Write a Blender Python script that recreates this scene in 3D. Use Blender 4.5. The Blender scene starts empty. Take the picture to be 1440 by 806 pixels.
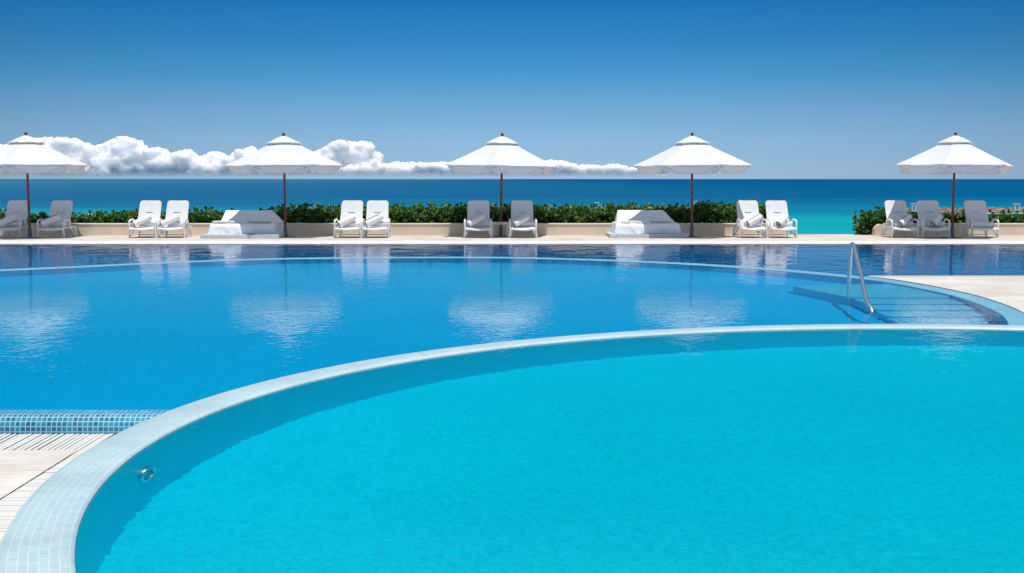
import bpy, bmesh, math, random
import numpy as np
from mathutils import Vector, Matrix, noise
from mathutils.geometry import tessellate_polygon

random.seed(7)
rng = np.random.default_rng(7)
sc = bpy.context.scene
COL = sc.collection
R = math.radians
PI = math.pi

# ------------------------------------------------------------------ materials
def new_mat(name):
    m = bpy.data.materials.new(name); m.use_nodes = True
    nt = m.node_tree
    return m, nt, nt.nodes['Principled BSDF'], nt.nodes['Material Output']

def N(nt, typ, **kw):
    n = nt.nodes.new(typ)
    for k, v in kw.items():
        if k in n.inputs.keys():
            n.inputs[k].default_value = v
        else:
            setattr(n, k, v)
    return n

def c4(c): return (c[0], c[1], c[2], 1.0)

def ramp(nt, stops, interp='LINEAR'):
    r = nt.nodes.new('ShaderNodeValToRGB'); cr = r.color_ramp; cr.interpolation = interp
    while len(cr.elements) < len(stops): cr.elements.new(0.5)
    for e, (p, c) in zip(cr.elements, stops):
        e.position = p; e.color = c4(c) if len(c) == 3 else c
    return r

def simple(name, col, rough=0.6, metal=0.0, spec=0.4, vary=0.0, vscale=5.0, bump=0.0, bscale=30.0, bdist=0.01, coord='Object'):
    m, nt, p, out = new_mat(name)
    p.inputs['Base Color'].default_value = c4(col); p.inputs['Roughness'].default_value = rough
    p.inputs['Metallic'].default_value = metal; p.inputs['Specular IOR Level'].default_value = spec
    tc = N(nt, 'ShaderNodeTexCoord')
    if vary > 0:
        nz = N(nt, 'ShaderNodeTexNoise', Scale=vscale, Detail=6.0, Roughness=0.65)
        nt.links.new(tc.outputs[coord], nz.inputs['Vector'])
        lo = [max(0, x * (1 - vary)) for x in col]; hi = [min(1, x * (1 + vary * 0.6)) for x in col]
        r = ramp(nt, [(0.3, lo), (0.7, hi)])
        nt.links.new(nz.outputs['Fac'], r.inputs['Fac']); nt.links.new(r.outputs['Color'], p.inputs['Base Color'])
    if bump > 0:
        nb = N(nt, 'ShaderNodeTexNoise', Scale=bscale, Detail=4.0)
        nt.links.new(tc.outputs[coord], nb.inputs['Vector'])
        b = N(nt, 'ShaderNodeBump', Strength=bump, Distance=bdist)
        nt.links.new(nb.outputs['Fac'], b.inputs['Height']); nt.links.new(b.outputs['Normal'], p.inputs['Normal'])
    return m

def mosaic(name, c1, c2, grout, tile=0.034, gap=0.0035, rough=0.25, coord='UV', stain=0.15):
    """small glass tiles: each tile its own shade, pale grout"""
    m, nt, p, out = new_mat(name)
    tc = N(nt, 'ShaderNodeTexCoord')
    b = N(nt, 'ShaderNodeTexBrick'); b.offset = 0.0; b.squash = 1.0
    b.inputs['Scale'].default_value = 1.0; b.inputs['Brick Width'].default_value = tile
    b.inputs['Row Height'].default_value = tile; b.inputs['Mortar Size'].default_value = gap
    b.inputs['Mortar Smooth'].default_value = 0.2; b.inputs['Bias'].default_value = 0.0
    b.inputs['Color1'].default_value = c4(c1); b.inputs['Color2'].default_value = c4(c2); b.inputs['Mortar'].default_value = c4(grout)
    nt.links.new(tc.outputs[coord], b.inputs['Vector'])
    nz = N(nt, 'ShaderNodeTexNoise', Scale=1.7, Detail=5.0)
    nt.links.new(tc.outputs['Object'], nz.inputs['Vector'])
    r = ramp(nt, [(0.3, (1 - stain,) * 3), (0.7, (1, 1, 1))])
    nt.links.new(nz.outputs['Fac'], r.inputs['Fac'])
    mx = N(nt, 'ShaderNodeMix', data_type='RGBA', blend_type='MULTIPLY'); mx.inputs[0].default_value = 1.0
    nt.links.new(b.outputs['Color'], mx.inputs[6]); nt.links.new(r.outputs['Color'], mx.inputs[7])
    nt.links.new(mx.outputs[2], p.inputs['Base Color'])
    p.inputs['Roughness'].default_value = rough; p.inputs['Specular IOR Level'].default_value = 0.35
    bp = N(nt, 'ShaderNodeBump', Strength=0.35, Distance=0.002); bp.invert = True
    nt.links.new(b.outputs['Fac'], bp.inputs['Height']); nt.links.new(bp.outputs['Normal'], p.inputs['Normal'])
    return m

def water_mat(name, s1, d1, s2, d2, patch=None, refl=1.0):
    """clear refracting water; two scales of ripples, patchy like light gusts"""
    m, nt, p, out = new_mat(name)
    nt.nodes.remove(p)
    g = N(nt, 'ShaderNodeBsdfRefraction', IOR=1.33, Roughness=0.0); gl = N(nt, 'ShaderNodeBsdfGlossy', Roughness=0.0)
    fr = N(nt, 'ShaderNodeFresnel', IOR=1.33); fm = N(nt, 'ShaderNodeMath', operation='MULTIPLY'); fm.inputs[1].default_value = refl
    ws = N(nt, 'ShaderNodeMixShader'); nt.links.new(fr.outputs[0], fm.inputs[0]); nt.links.new(fm.outputs[0], ws.inputs[0])
    nt.links.new(g.outputs[0], ws.inputs[1]); nt.links.new(gl.outputs[0], ws.inputs[2]); nt.links.new(ws.outputs[0], out.inputs['Surface'])
    tc = N(nt, 'ShaderNodeTexCoord')
    h = None
    for s, d, det in ((s1, d1, 2.0), (s2, d2, 2.0)):
        mp = N(nt, 'ShaderNodeMapping'); mp.inputs['Scale'].default_value = (1.0, 0.75, 1.0)
        nt.links.new(tc.outputs['Object'], mp.inputs['Vector'])
        nz = N(nt, 'ShaderNodeTexNoise', Scale=s, Detail=det, Roughness=0.5, Distortion=0.4)
        nt.links.new(mp.outputs[0], nz.inputs['Vector'])
        mul = N(nt, 'ShaderNodeMath', operation='MULTIPLY'); mul.inputs[1].default_value = d
        nt.links.new(nz.outputs['Fac'], mul.inputs[0])
        if h is None: h = mul
        else:
            if patch:
                pn = N(nt, 'ShaderNodeTexNoise', Scale=patch, Detail=2.0)
                nt.links.new(tc.outputs['Object'], pn.inputs['Vector'])
                mr = N(nt, 'ShaderNodeMapRange'); mr.inputs['From Min'].default_value = 0.35; mr.inputs['From Max'].default_value = 0.65
                mr.inputs['To Min'].default_value = 0.35; mr.inputs['To Max'].default_value = 1.0
                nt.links.new(pn.outputs['Fac'], mr.inputs['Value'])
                m2 = N(nt, 'ShaderNodeMath', operation='MULTIPLY')
                nt.links.new(mul.outputs[0], m2.inputs[0]); nt.links.new(mr.outputs[0], m2.inputs[1]); mul = m2
            ad = N(nt, 'ShaderNodeMath', operation='ADD')
            nt.links.new(h.outputs[0], ad.inputs[0]); nt.links.new(mul.outputs[0], ad.inputs[1]); h = ad
    b = N(nt, 'ShaderNodeBump', Strength=1.0, Distance=1.0)
    nt.links.new(h.outputs[0], b.inputs['Height'])
    for q in (g, gl, fr): nt.links.new(b.outputs['Normal'], q.inputs['Normal'])
    return m

M = {}
M['resin'] = simple('white_resin', (0.80, 0.80, 0.80), 0.38, spec=0.4, vary=0.04, vscale=8, bump=0.05, bscale=60)
M['sling'] = simple('white_sling', (0.74, 0.76, 0.78), 0.6, spec=0.25, vary=0.05, vscale=7, bump=0.15, bscale=160, bdist=0.003)
M['slot'] = simple('slot_grey', (0.36, 0.37, 0.39), 0.7)
M['towel'] = simple('towel_terry', (0.82, 0.80, 0.80), 0.95, spec=0.05, vary=0.06, vscale=9, bump=0.6, bscale=120, bdist=0.006)
M['sheet'] = simple('bed_sheet', (0.88, 0.89, 0.92), 0.9, spec=0.1, vary=0.03, vscale=4, bump=0.6, bscale=5, bdist=0.03)
M['pallet'] = simple('painted_pallet', (0.56, 0.62, 0.66), 0.6, vary=0.12, vscale=9, bump=0.2, bscale=40)
M['teak'] = simple('dark_teak', (0.17, 0.055, 0.03), 0.45, vary=0.35, vscale=14, bump=0.1, bscale=40)
M['finial'] = simple('finial_wood', (0.12, 0.06, 0.035), 0.4)
M['greymetal'] = simple('grey_metal', (0.16, 0.19, 0.22), 0.5, metal=0.6, vary=0.2, vscale=20)
M['steel'] = simple('polished_steel', (0.78, 0.79, 0.80), 0.30, metal=1.0, vary=0.06, vscale=12)
M['stucco'] = simple('beige_stucco', (0.74, 0.63, 0.50), 0.9, spec=0.1, vary=0.10, vscale=2.2, bump=0.4, bscale=50, bdist=0.006)
M['coping'] = simple('pale_coping', (0.80, 0.74, 0.64), 0.85, spec=0.1, vary=0.10, vscale=3, bump=0.2, bscale=40)
M['soil'] = simple('dark_soil', (0.035, 0.025, 0.018), 0.95, vary=0.3, vscale=8)
M['sand'] = simple('pale_sand', (0.62, 0.56, 0.44), 0.95, vary=0.08, vscale=0.4)
M['grate'] = simple('white_grate_plastic', (0.74, 0.73, 0.70), 0.5, vary=0.08, vscale=3)
M['channel'] = simple('dark_channel', (0.03, 0.03, 0.03), 0.9)
M['white_paint'] = simple('white_paint', (0.78, 0.78, 0.80), 0.6, vary=0.05)
M['rock'] = simple('reddish_rock', (0.34, 0.22, 0.19), 0.95, vary=0.55, vscale=0.9, bump=0.6, bscale=2.0, bdist=0.2)
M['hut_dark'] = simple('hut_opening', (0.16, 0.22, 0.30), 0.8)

def canopy_mat():
    m, nt, p, out = new_mat('canopy_canvas')
    d = N(nt, 'ShaderNodeBsdfDiffuse'); d.inputs['Color'].default_value = (0.80, 0.81, 0.84, 1)
    t = N(nt, 'ShaderNodeBsdfTranslucent'); t.inputs['Color'].default_value = (0.80, 0.80, 0.82, 1)
    mx = N(nt, 'ShaderNodeMixShader'); mx.inputs[0].default_value = 0.16
    nt.nodes.remove(p)
    tc = N(nt, 'ShaderNodeTexCoord'); nz = N(nt, 'ShaderNodeTexNoise', Scale=3.0, Detail=4.0)
    nt.links.new(tc.outputs['Object'], nz.inputs['Vector'])
    b = N(nt, 'ShaderNodeBump', Strength=0.35, Distance=0.04); nt.links.new(nz.outputs['Fac'], b.inputs['Height'])
    nt.links.new(b.outputs[0], d.inputs['Normal'])
    nt.links.new(d.outputs[0], mx.inputs[1]); nt.links.new(t.outputs[0], mx.inputs[2]); nt.links.new(mx.outputs[0], out.inputs[0])
    return m
M['canopy'] = canopy_mat()

def deck_mat(name, col, slab):
    m, nt, p, out = new_mat(name)
    tc = N(nt, 'ShaderNodeTexCoord')
    b = N(nt, 'ShaderNodeTexBrick'); b.offset = 0.5
    b.inputs['Scale'].default_value = 1.0; b.inputs['Brick Width'].default_value = slab; b.inputs['Row Height'].default_value = slab * 0.66
    b.inputs['Mortar Size'].default_value = 0.004; b.inputs['Mortar Smooth'].default_value = 0.4
    b.inputs['Color1'].default_value = c4(col); b.inputs['Color2'].default_value = c4([x * 0.93 for x in col]); b.inputs['Mortar'].default_value = c4([x * 0.72 for x in col])
    nt.links.new(tc.outputs['Object'], b.inputs['Vector'])
    n1 = N(nt, 'ShaderNodeTexNoise', Scale=0.9, Detail=8.0, Roughness=0.7); nt.links.new(tc.outputs['Object'], n1.inputs['Vector'])
    r = ramp(nt, [(0.3, (0.78, 0.75, 0.71)), (0.60, (1, 1, 1))]); nt.links.new(n1.outputs['Fac'], r.inputs['Fac'])
    mp = N(nt, 'ShaderNodeMapping'); mp.inputs['Scale'].default_value = (3.0, 22.0, 1.0); nt.links.new(tc.outputs['Object'], mp.inputs['Vector'])
    n2 = N(nt, 'ShaderNodeTexNoise', Scale=1.0, Detail=5.0); nt.links.new(mp.outputs[0], n2.inputs['Vector'])
    r2 = ramp(nt, [(0.35, (0.9, 0.88, 0.86)), (0.6, (1, 1, 1))]); nt.links.new(n2.outputs['Fac'], r2.inputs['Fac'])
    mx = N(nt, 'ShaderNodeMix', data_type='RGBA', blend_type='MULTIPLY'); mx.inputs[0].default_value = 1.0
    nt.links.new(b.outputs['Color'], mx.inputs[6]); nt.links.new(r.outputs['Color'], mx.inputs[7])
    my = N(nt, 'ShaderNodeMix', data_type='RGBA', blend_type='MULTIPLY'); my.inputs[0].default_value = 1.0
    nt.links.new(mx.outputs[2], my.inputs[6]); nt.links.new(r2.outputs['Color'], my.inputs[7])
    nt.links.new(my.outputs[2], p.inputs['Base Color'])
    p.inputs['Roughness'].default_value = 0.8; p.inputs['Specular IOR Level'].default_value = 0.15
    return m
M['deck'] = deck_mat('travertine_deck', (0.72, 0.655, 0.595), 0.9)
M['deck_light'] = deck_mat('pale_limestone_deck', (0.74, 0.71, 0.675), 0.9)
M['deck_edge'] = simple('white_edge_stone', (0.80, 0.79, 0.77), 0.7, spec=0.2, vary=0.05, vscale=3)
M['rim_pale'] = mosaic('pale_rim_mosaic', (0.47, 0.67, 0.71), (0.56, 0.73, 0.76), (0.72, 0.81, 0.83), tile=0.042, gap=0.003, stain=0.16)
M['wall_turq'] = mosaic('turquoise_wall_mosaic', (0.0, 0.74, 0.98), (0.0, 0.76, 0.98), (0.02, 0.78, 0.98), tile=0.034, gap=0.002, stain=0.08)
M['rim_blue'] = mosaic('blue_rim_mosaic', (0.12, 0.44, 0.62), (0.20, 0.53, 0.70), (0.40, 0.65, 0.76), tile=0.034, gap=0.003, stain=0.15)
M['edge_blue'] = mosaic('infinity_edge_mosaic', (0.0, 0.15, 0.30), (0.03, 0.36, 0.55), (0.36, 0.60, 0.70), tile=0.036, gap=0.0045, stain=0.2)
M['wall_blue'] = mosaic('blue_wall_mosaic', (0.0, 0.53, 0.92), (0.0, 0.56, 0.94), (0.02, 0.59, 0.94), tile=0.034, gap=0.002, stain=0.08)
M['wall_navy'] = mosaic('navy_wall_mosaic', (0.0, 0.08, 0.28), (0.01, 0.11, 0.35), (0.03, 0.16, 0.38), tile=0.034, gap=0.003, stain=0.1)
M['shelf_blue'] = mosaic('shelf_mosaic', (0.03, 0.55, 0.90), (0.06, 0.60, 0.92), (0.14, 0.66, 0.93), tile=0.034, gap=0.003, stain=0.1)

def floor_mat(name, col, fleck):
    """tiled pool floor: fine tile grain, its tone spread also painting in caustics and glints"""
    m, nt, p, out = new_mat(name)
    tc = N(nt, 'ShaderNodeTexCoord')
    v = N(nt, 'ShaderNodeTexVoronoi', Scale=40.0); v.distance = 'CHEBYCHEV'; v.inputs['Randomness'].default_value = 0.0
    nt.links.new(tc.outputs['Object'], v.inputs['Vector'])
    sp = N(nt, 'ShaderNodeSeparateColor'); nt.links.new(v.outputs['Color'], sp.inputs[0])
    lo = [x * 0.88 for x in col]
    r = ramp(nt, [(0.0, lo), (0.55, col), (0.985, [x * 1.04 for x in col]), (1.0, fleck)])  # tile contrast and palest flecks also imitate caustics and water glints
    nt.links.new(sp.outputs[0], r.inputs['Fac'])
    nz = N(nt, 'ShaderNodeTexNoise', Scale=0.5, Detail=4.0); nt.links.new(tc.outputs['Object'], nz.inputs['Vector'])
    r2 = ramp(nt, [(0.3, (0.9, 0.92, 0.95)), (0.7, (1, 1, 1))]); nt.links.new(nz.outputs['Fac'], r2.inputs['Fac'])
    mx = N(nt, 'ShaderNodeMix', data_type='RGBA', blend_type='MULTIPLY'); mx.inputs[0].default_value = 1.0
    nt.links.new(r.outputs['Color'], mx.inputs[6]); nt.links.new(r2.outputs['Color'], mx.inputs[7])
    nt.links.new(mx.outputs[2], p.inputs['Base Color']); p.inputs['Roughness'].default_value = 0.7; p.inputs['Specular IOR Level'].default_value = 0.0
    return m
M['floor_turq'] = floor_mat('turquoise_floor_tiles', (0.0, 0.675, 0.87), (0.0, 0.71, 0.90))
M['floor_blue'] = floor_mat('azure_floor_tiles', (0.0, 0.52, 0.96), (0.0, 0.56, 0.97))
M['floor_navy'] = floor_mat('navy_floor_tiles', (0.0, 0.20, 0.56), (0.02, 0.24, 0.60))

M['water_near'] = water_mat('near_pool_water', 3.0, 0.0035, 12.0, 0.0020, 0.6, refl=0.5)
M['water_mid'] = water_mat('middle_pool_water', 2.4, 0.0020, 9.0, 0.0034, 0.55, refl=0.68)
M['water_far'] = water_mat('far_pool_water', 1.5, 0.016, 4.5, 0.0055, 0.25, refl=0.85)

def leaf_mat(name, cols):
    m, nt, p, out = new_mat(name)
    g = N(nt, 'ShaderNodeNewGeometry')
    r = ramp(nt, cols)
    nt.links.new(g.outputs['Random Per Island'], r.inputs['Fac']); nt.links.new(r.outputs['Color'], p.inputs['Base Color'])
    p.inputs['Roughness'].default_value = 0.42; p.inputs['Specular IOR Level'].default_value = 0.35
    t = N(nt, 'ShaderNodeBsdfTranslucent'); nt.links.new(r.outputs['Color'], t.inputs['Color'])
    mx = N(nt, 'ShaderNodeMixShader'); mx.inputs[0].default_value = 0.25
    nt.links.new(p.outputs[0], mx.inputs[1]); nt.links.new(t.outputs[0], mx.inputs[2]); nt.links.new(mx.outputs[0], out.inputs[0])
    return m
M['leaf'] = leaf_mat('sea_grape_leaf', [(0.0, (0.014, 0.060, 0.014)), (0.40, (0.040, 0.14, 0.026)), (0.75, (0.10, 0.24, 0.042)), (0.94, (0.24, 0.34, 0.07)), (1.0, (0.28, 0.25, 0.06))])

def sea_mat():
    m, nt, p, out = new_mat('sea_water')
    tc = N(nt, 'ShaderNodeTexCoord'); sx = N(nt, 'ShaderNodeSeparateXYZ'); nt.links.new(tc.outputs['Object'], sx.inputs[0])
    mpn = N(nt, 'ShaderNodeMapping'); mpn.inputs['Scale'].default_value = (0.002, 0.012, 1); nt.links.new(tc.outputs['Object'], mpn.inputs['Vector'])
    nz = N(nt, 'ShaderNodeTexNoise', Scale=1.0, Detail=6.0, Roughness=0.6); nt.links.new(mpn.outputs[0], nz.inputs['Vector'])
    lg = N(nt, 'ShaderNodeMath', operation='LOGARITHM'); lg.inputs[1].default_value = 10.0; nt.links.new(sx.outputs['Y'], lg.inputs[0])
    wob = N(nt, 'ShaderNodeMath', operation='MULTIPLY_ADD'); wob.inputs[1].default_value = 0.44; wob.inputs[2].default_value = -0.22
    nt.links.new(nz.outputs['Fac'], wob.inputs[0])
    ad = N(nt, 'ShaderNodeMath', operation='ADD'); nt.links.new(lg.outputs[0], ad.inputs[0]); nt.links.new(wob.outputs[0], ad.inputs[1])
    mr = N(nt, 'ShaderNodeMapRange'); mr.inputs['From Min'].default_value = 2.0; mr.inputs['From Max'].default_value = 4.0
    nt.links.new(ad.outputs[0], mr.inputs['Value'])
    # depth bands from the shallows out to open water
    r = ramp(nt, [(0.165, (0.0, 0.37, 0.43)), (0.215, (0.0, 0.33, 0.385)), (0.262, (0.0, 0.21, 0.335)), (0.325, (0.0, 0.145, 0.28)), (0.375, (0.0, 0.095, 0.24)), (0.6, (0.002, 0.098, 0.235)), (1.0, (0.005, 0.085, 0.225))])
    nt.links.new(mr.outputs[0], r.inputs['Fac'])
    mw = N(nt, 'ShaderNodeMapRange'); mw.inputs['From Min'].default_value = -900.0; mw.inputs['From Max'].default_value = 300.0
    mw.inputs['To Min'].default_value = 1.0; mw.inputs['To Max'].default_value = 0.0
    nt.links.new(sx.outputs['X'], mw.inputs['Value'])
    mx = N(nt, 'ShaderNodeMix', data_type='RGBA'); mx.inputs[7].default_value = (0.06, 0.20, 0.32, 1)
    mlt = N(nt, 'ShaderNodeMath', operation='MULTIPLY'); mlt.inputs[1].default_value = 0.6; nt.links.new(mw.outputs[0], mlt.inputs[0])
    nt.links.new(mlt.outputs[0], mx.inputs[0]); nt.links.new(r.outputs['Color'], mx.inputs[6])
    mp2 = N(nt, 'ShaderNodeMapping'); mp2.inputs['Scale'].default_value = (0.012, 0.09, 1); nt.links.new(tc.outputs['Object'], mp2.inputs['Vector'])
    n2 = N(nt, 'ShaderNodeTexNoise', Scale=1.0, Detail=5.0); nt.links.new(mp2.outputs[0], n2.inputs['Vector'])
    r3 = ramp(nt, [(0.32, (0.72, 0.82, 0.87)), (0.66, (1.0, 1.0, 1.0))]); nt.links.new(n2.outputs['Fac'], r3.inputs['Fac'])
    my = N(nt, 'ShaderNodeMix', data_type='RGBA', blend_type='MULTIPLY'); my.inputs[0].default_value = 1.0
    nt.links.new(mx.outputs[2], my.inputs[6]); nt.links.new(r3.outputs['Color'], my.inputs[7])
    nt.links.new(my.outputs[2], p.inputs['Base Color'])
    p.inputs['Roughness'].default_value = 0.6; p.inputs['Specular IOR Level'].default_value = 0.0
    return m
M['sea'] = sea_mat()

def cloud_mat():
    m, nt, p, out = new_mat('cloud_vapour')
    p.inputs['Base Color'].default_value = (0.99, 0.98, 0.965, 1); p.inputs['Roughness'].default_value = 1.0; p.inputs['Specular IOR Level'].default_value = 0.0
    p.inputs['Subsurface Weight'].default_value = 1.0; p.inputs['Subsurface Radius'].default_value = (1.0, 1.0, 1.0); p.inputs['Subsurface Scale'].default_value = 150.0
    p.inputs['Subsurface Anisotropy'].default_value = 0.6
    tr = N(nt, 'ShaderNodeBsdfTransparent')
    # thin vapour: frayed at its edges, base transparency stands in for distant haze
    lw = N(nt, 'ShaderNodeLayerWeight', Blend=0.5)
    rf = ramp(nt, [(0.60, (1, 1, 1)), (0.98, (0.05, 0.05, 0.05))]); nt.links.new(lw.outputs['Facing'], rf.inputs['Fac'])
    tc = N(nt, 'ShaderNodeTexCoord'); sx = N(nt, 'ShaderNodeSeparateXYZ'); nt.links.new(tc.outputs['Object'], sx.inputs[0])
    mr = N(nt, 'ShaderNodeMapRange', interpolation_type='SMOOTHSTEP'); mr.inputs['From Min'].default_value = 8.0; mr.inputs['From Max'].default_value = 95.0
    mr.inputs['To Min'].default_value = 0.0; mr.inputs['To Max'].default_value = 1.0
    nt.links.new(sx.outputs['Z'], mr.inputs['Value'])
    ml = N(nt, 'ShaderNodeMath', operation='MULTIPLY'); nt.links.new(rf.outputs['Color'], ml.inputs[0]); nt.links.new(mr.outputs[0], ml.inputs[1])
    b = N(nt, 'ShaderNodeMixShader'); nt.links.new(ml.outputs[0], b.inputs[0])
    nt.links.new(tr.outputs[0], b.inputs[1]); nt.links.new(p.outputs[0], b.inputs[2]); nt.links.new(b.outputs[0], out.inputs[0])
    return m
M['cloud'] = cloud_mat()
M['foam'] = simple('sea_foam', (0.80, 0.82, 0.84), 0.9, vary=0.1, vscale=1.0)

# ------------------------------------------------------------------ mesh helpers
class MB:
    def __init__(s): s.v = []; s.f = []; s.uv = {}
    def add(s, verts, faces, uvs=None):
        o = len(s.v); s.v += [tuple(map(float, p)) for p in verts]
        for i, f in enumerate(faces):
            if uvs is not None: s.uv[len(s.f)] = uvs[i]
            s.f.append(tuple(o + k for k in f))
    def box(s, x0, x1, y0, y1, z0, z1, bev=0.0, M4=None):
        bm = bmesh.new(); bmesh.ops.create_cube(bm, size=1.0)
        for v in bm.verts:
            v.co = Vector(((x0 + x1) / 2 + v.co.x * (x1 - x0), (y0 + y1) / 2 + v.co.y * (y1 - y0), (z0 + z1) / 2 + v.co.z * (z1 - z0)))
        if bev > 0: bmesh.ops.bevel(bm, geom=bm.edges[:], offset=bev, segments=2, profile=0.5, affect='EDGES')
        s.bm(bm, M4)
    def bm(s, bm, M4=None):
        bm.verts.index_update()
        s.add([(M4 @ v.co) if M4 else v.co for v in bm.verts], [[v.index for v in f.verts] for f in bm.faces]); bm.free()
    def tube(s, pts, r, n=8, flat=1.0, cap=True):
        pts = [Vector(p) for p in pts]; rs = r if isinstance(r, (list, tuple)) else [r] * len(pts)
        vs = []; fs = []; prev = None
        for i, p in enumerate(pts):
            t = (pts[min(i + 1, len(pts) - 1)] - pts[max(i - 1, 0)]).normalized()
            if prev is None:
                up = Vector((0, 0, 1)) if abs(t.z) < 0.9 else Vector((1, 0, 0))
                a = t.cross(up).normalized()
            else:
                a = (prev - t * prev.dot(t)).normalized()
            prev = a; b = t.cross(a)
            for k in range(n):
                an = 2 * PI * k / n
                vs.append(p + a * math.cos(an) * rs[i] + b * math.sin(an) * rs[i] * flat)
        for i in range(len(pts) - 1):
            for k in range(n):
                fs.append((i * n + k, i * n + (k + 1) % n, (i + 1) * n + (k + 1) % n, (i + 1) * n + k))
        if cap:
            fs.append(tuple(range(n - 1, -1, -1))); fs.append(tuple((len(pts) - 1) * n + k for k in range(n)))
        s.add(vs, fs)
    def lathe(s, prof, n=24, c=(0, 0, 0)):
        vs = []; fs = []
        for r, z in prof:
            for k in range(n):
                a = 2 * PI * k / n; vs.append((c[0] + r * math.cos(a), c[1] + r * math.sin(a), c[2] + z))
        for i in range(len(prof) - 1):
            for k in range(n):
                fs.append((i * n + k, i * n + (k + 1) % n, (i + 1) * n + (k + 1) % n, (i + 1) * n + k))
        fs.append(tuple(range(n - 1, -1, -1))); fs.append(tuple((len(prof) - 1) * n + k for k in range(n)))
        s.add(vs, fs)
    def build(s, name, mat, parent=None, smooth=False, angle=None):
        me = bpy.data.meshes.new(name); me.from_pydata(s.v, [], s.f); me.update()
        if s.uv:
            ul = me.uv_layers.new(name='UVMap')
            for fi, poly in enumerate(me.polygons):
                if fi in s.uv:
                    for li, q in zip(poly.loop_indices, s.uv[fi]): ul.data[li].uv = q
        for m in (mat if isinstance(mat, (list, tuple)) else [mat]): me.materials.append(m)
        if smooth:
            for p in me.polygons: p.use_smooth = True
            if angle is not None:
                try: me.set_sharp_from_angle(angle=R(angle))
                except Exception: pass
        o = bpy.data.objects.new(name, me); COL.objects.link(o)
        if parent is not None: o.parent = parent
        return o

def tag(o, label=None, cat=None, group=None, kind=None):
    if label: o['label'] = label
    if cat: o['category'] = cat
    if group: o['group'] = group
    if kind: o['kind'] = kind
    return o

def empty(name, loc, rz=0.0):
    e = bpy.data.objects.new(name, None); COL.objects.link(e); e.location = loc; e.rotation_euler = (0, 0, rz); e.empty_display_size = 0.2
    return e

CHILD = {}
def kids(o): return [c for c in bpy.data.objects if c.parent == o]
def copy_tree(o, parent=None):
    c = o.copy(); COL.objects.link(c)
    if parent is not None: c.parent = parent
    for ch in kids(o): copy_tree(ch, c)
    return c

def catmull(pts, n=8, closed=False):
    P = [Vector(p) for p in pts]; out = []
    L = len(P)
    for i in range(L if closed else L - 1):
        g = (lambda k: P[k % L]) if closed else (lambda k: P[min(max(k, 0), L - 1)])
        p0, p1, p2, p3 = g(i - 1), g(i), g(i + 1), g(i + 2)
        for k in range(n):
            t = k / n
            out.append(0.5 * ((2 * p1) + (p2 - p0) * t + (2 * p0 - 5 * p1 + 4 * p2 - p3) * t * t + (3 * p1 - p0 - 3 * p2 + p3) * t ** 3))
    if not closed: out.append(P[-1])
    return out

def sheet(name, loops, z, mat, parent=None, receiver=False):
    """flat horizontal sheet from an outline (first loop) with optional holes"""
    vs = [[Vector((p[0], p[1], 0)) for p in lp] for lp in loops]
    tris = tessellate_polygon(vs)
    flat = [(p.x, p.y, z) for lp in vs for p in lp]
    m = MB(); fs = []
    for t in tris:
        a, b, c = (Vector(flat[i]) for i in t)
        fs.append(t if (b - a).cross(c - a).z > 0 else (t[0], t[2], t[1]))
    m.add(flat, fs)
    o = m.build(name, mat, parent)
    if receiver: o.cycles.is_caustics_receiver = True
    return o

def sweep(mb, path, prof, closed=False, flip=False):
    """sweep a profile of (side offset, z) along a 2-D path, with arc-length UVs"""
    n = len(path); P = [Vector((p[0], p[1])) for p in path]
    nrm = []
    for i in range(n):
        a = P[(i - 1) % n] if (closed or i > 0) else P[i]; b = P[(i + 1) % n] if (closed or i < n - 1) else P[i]
        t = (b - a).normalized(); nrm.append(Vector((-t.y, t.x)))
    us = [0.0]
    for i in range(1, n + (1 if closed else 0)): us.append(us[-1] + (P[i % n] - P[i - 1]).length)
    vsl = [0.0]
    for j in range(1, len(prof)): vsl.append(vsl[-1] + math.hypot(prof[j][0] - prof[j - 1][0], prof[j][1] - prof[j - 1][1]))
    k = len(prof); vs = []
    for i in range(n):
        for (o, z) in prof: vs.append((P[i].x + nrm[i].x * o, P[i].y + nrm[i].y * o, z))
    fs = []; uv = []
    for i in range(n if closed else n - 1):
        i2 = (i + 1) % n
        for j in range(k - 1):
            f = (i * k + j, i2 * k + j, i2 * k + j + 1, i * k + j + 1); q = ((us[i], vsl[j]), (us[i + 1], vsl[j]), (us[i + 1], vsl[j + 1]), (us[i], vsl[j + 1]))
            if flip: f = f[::-1]; q = q[::-1]
            fs.append(f); uv.append(q)
    mb.add(vs, fs, uv)

# ------------------------------------------------------------------ camera, light, sky
cam = bpy.data.cameras.new('camera'); co = bpy.data.objects.new('camera', cam); COL.objects.link(co)
CZ = 1.64
co.location = (0, 0, CZ); co.rotation_euler = (R(90) - math.atan(151.5 / 1820), 0, 0)
cam.sensor_width = 36.0; cam.lens = 36.0 * 1820 / 1440; cam.clip_start = 0.1; cam.clip_end = 90000
sc.camera = co

SUN_DIR = Vector((0.09, -0.24, 1.0)).normalized()
L = bpy.data.lights.new('sun', 'SUN'); L.energy = 3.9; L.angle = R(0.53); L.color = (1.0, 0.965, 0.91)
lo = bpy.data.objects.new('sun', L); COL.objects.link(lo); lo.location = (0, 0, 40)
lo.rotation_euler = SUN_DIR.to_track_quat('Z', 'Y').to_euler()
L.cycles.is_caustics_light = True
elev = math.asin(SUN_DIR.z); azim = math.atan2(SUN_DIR.x, SUN_DIR.y)

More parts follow.
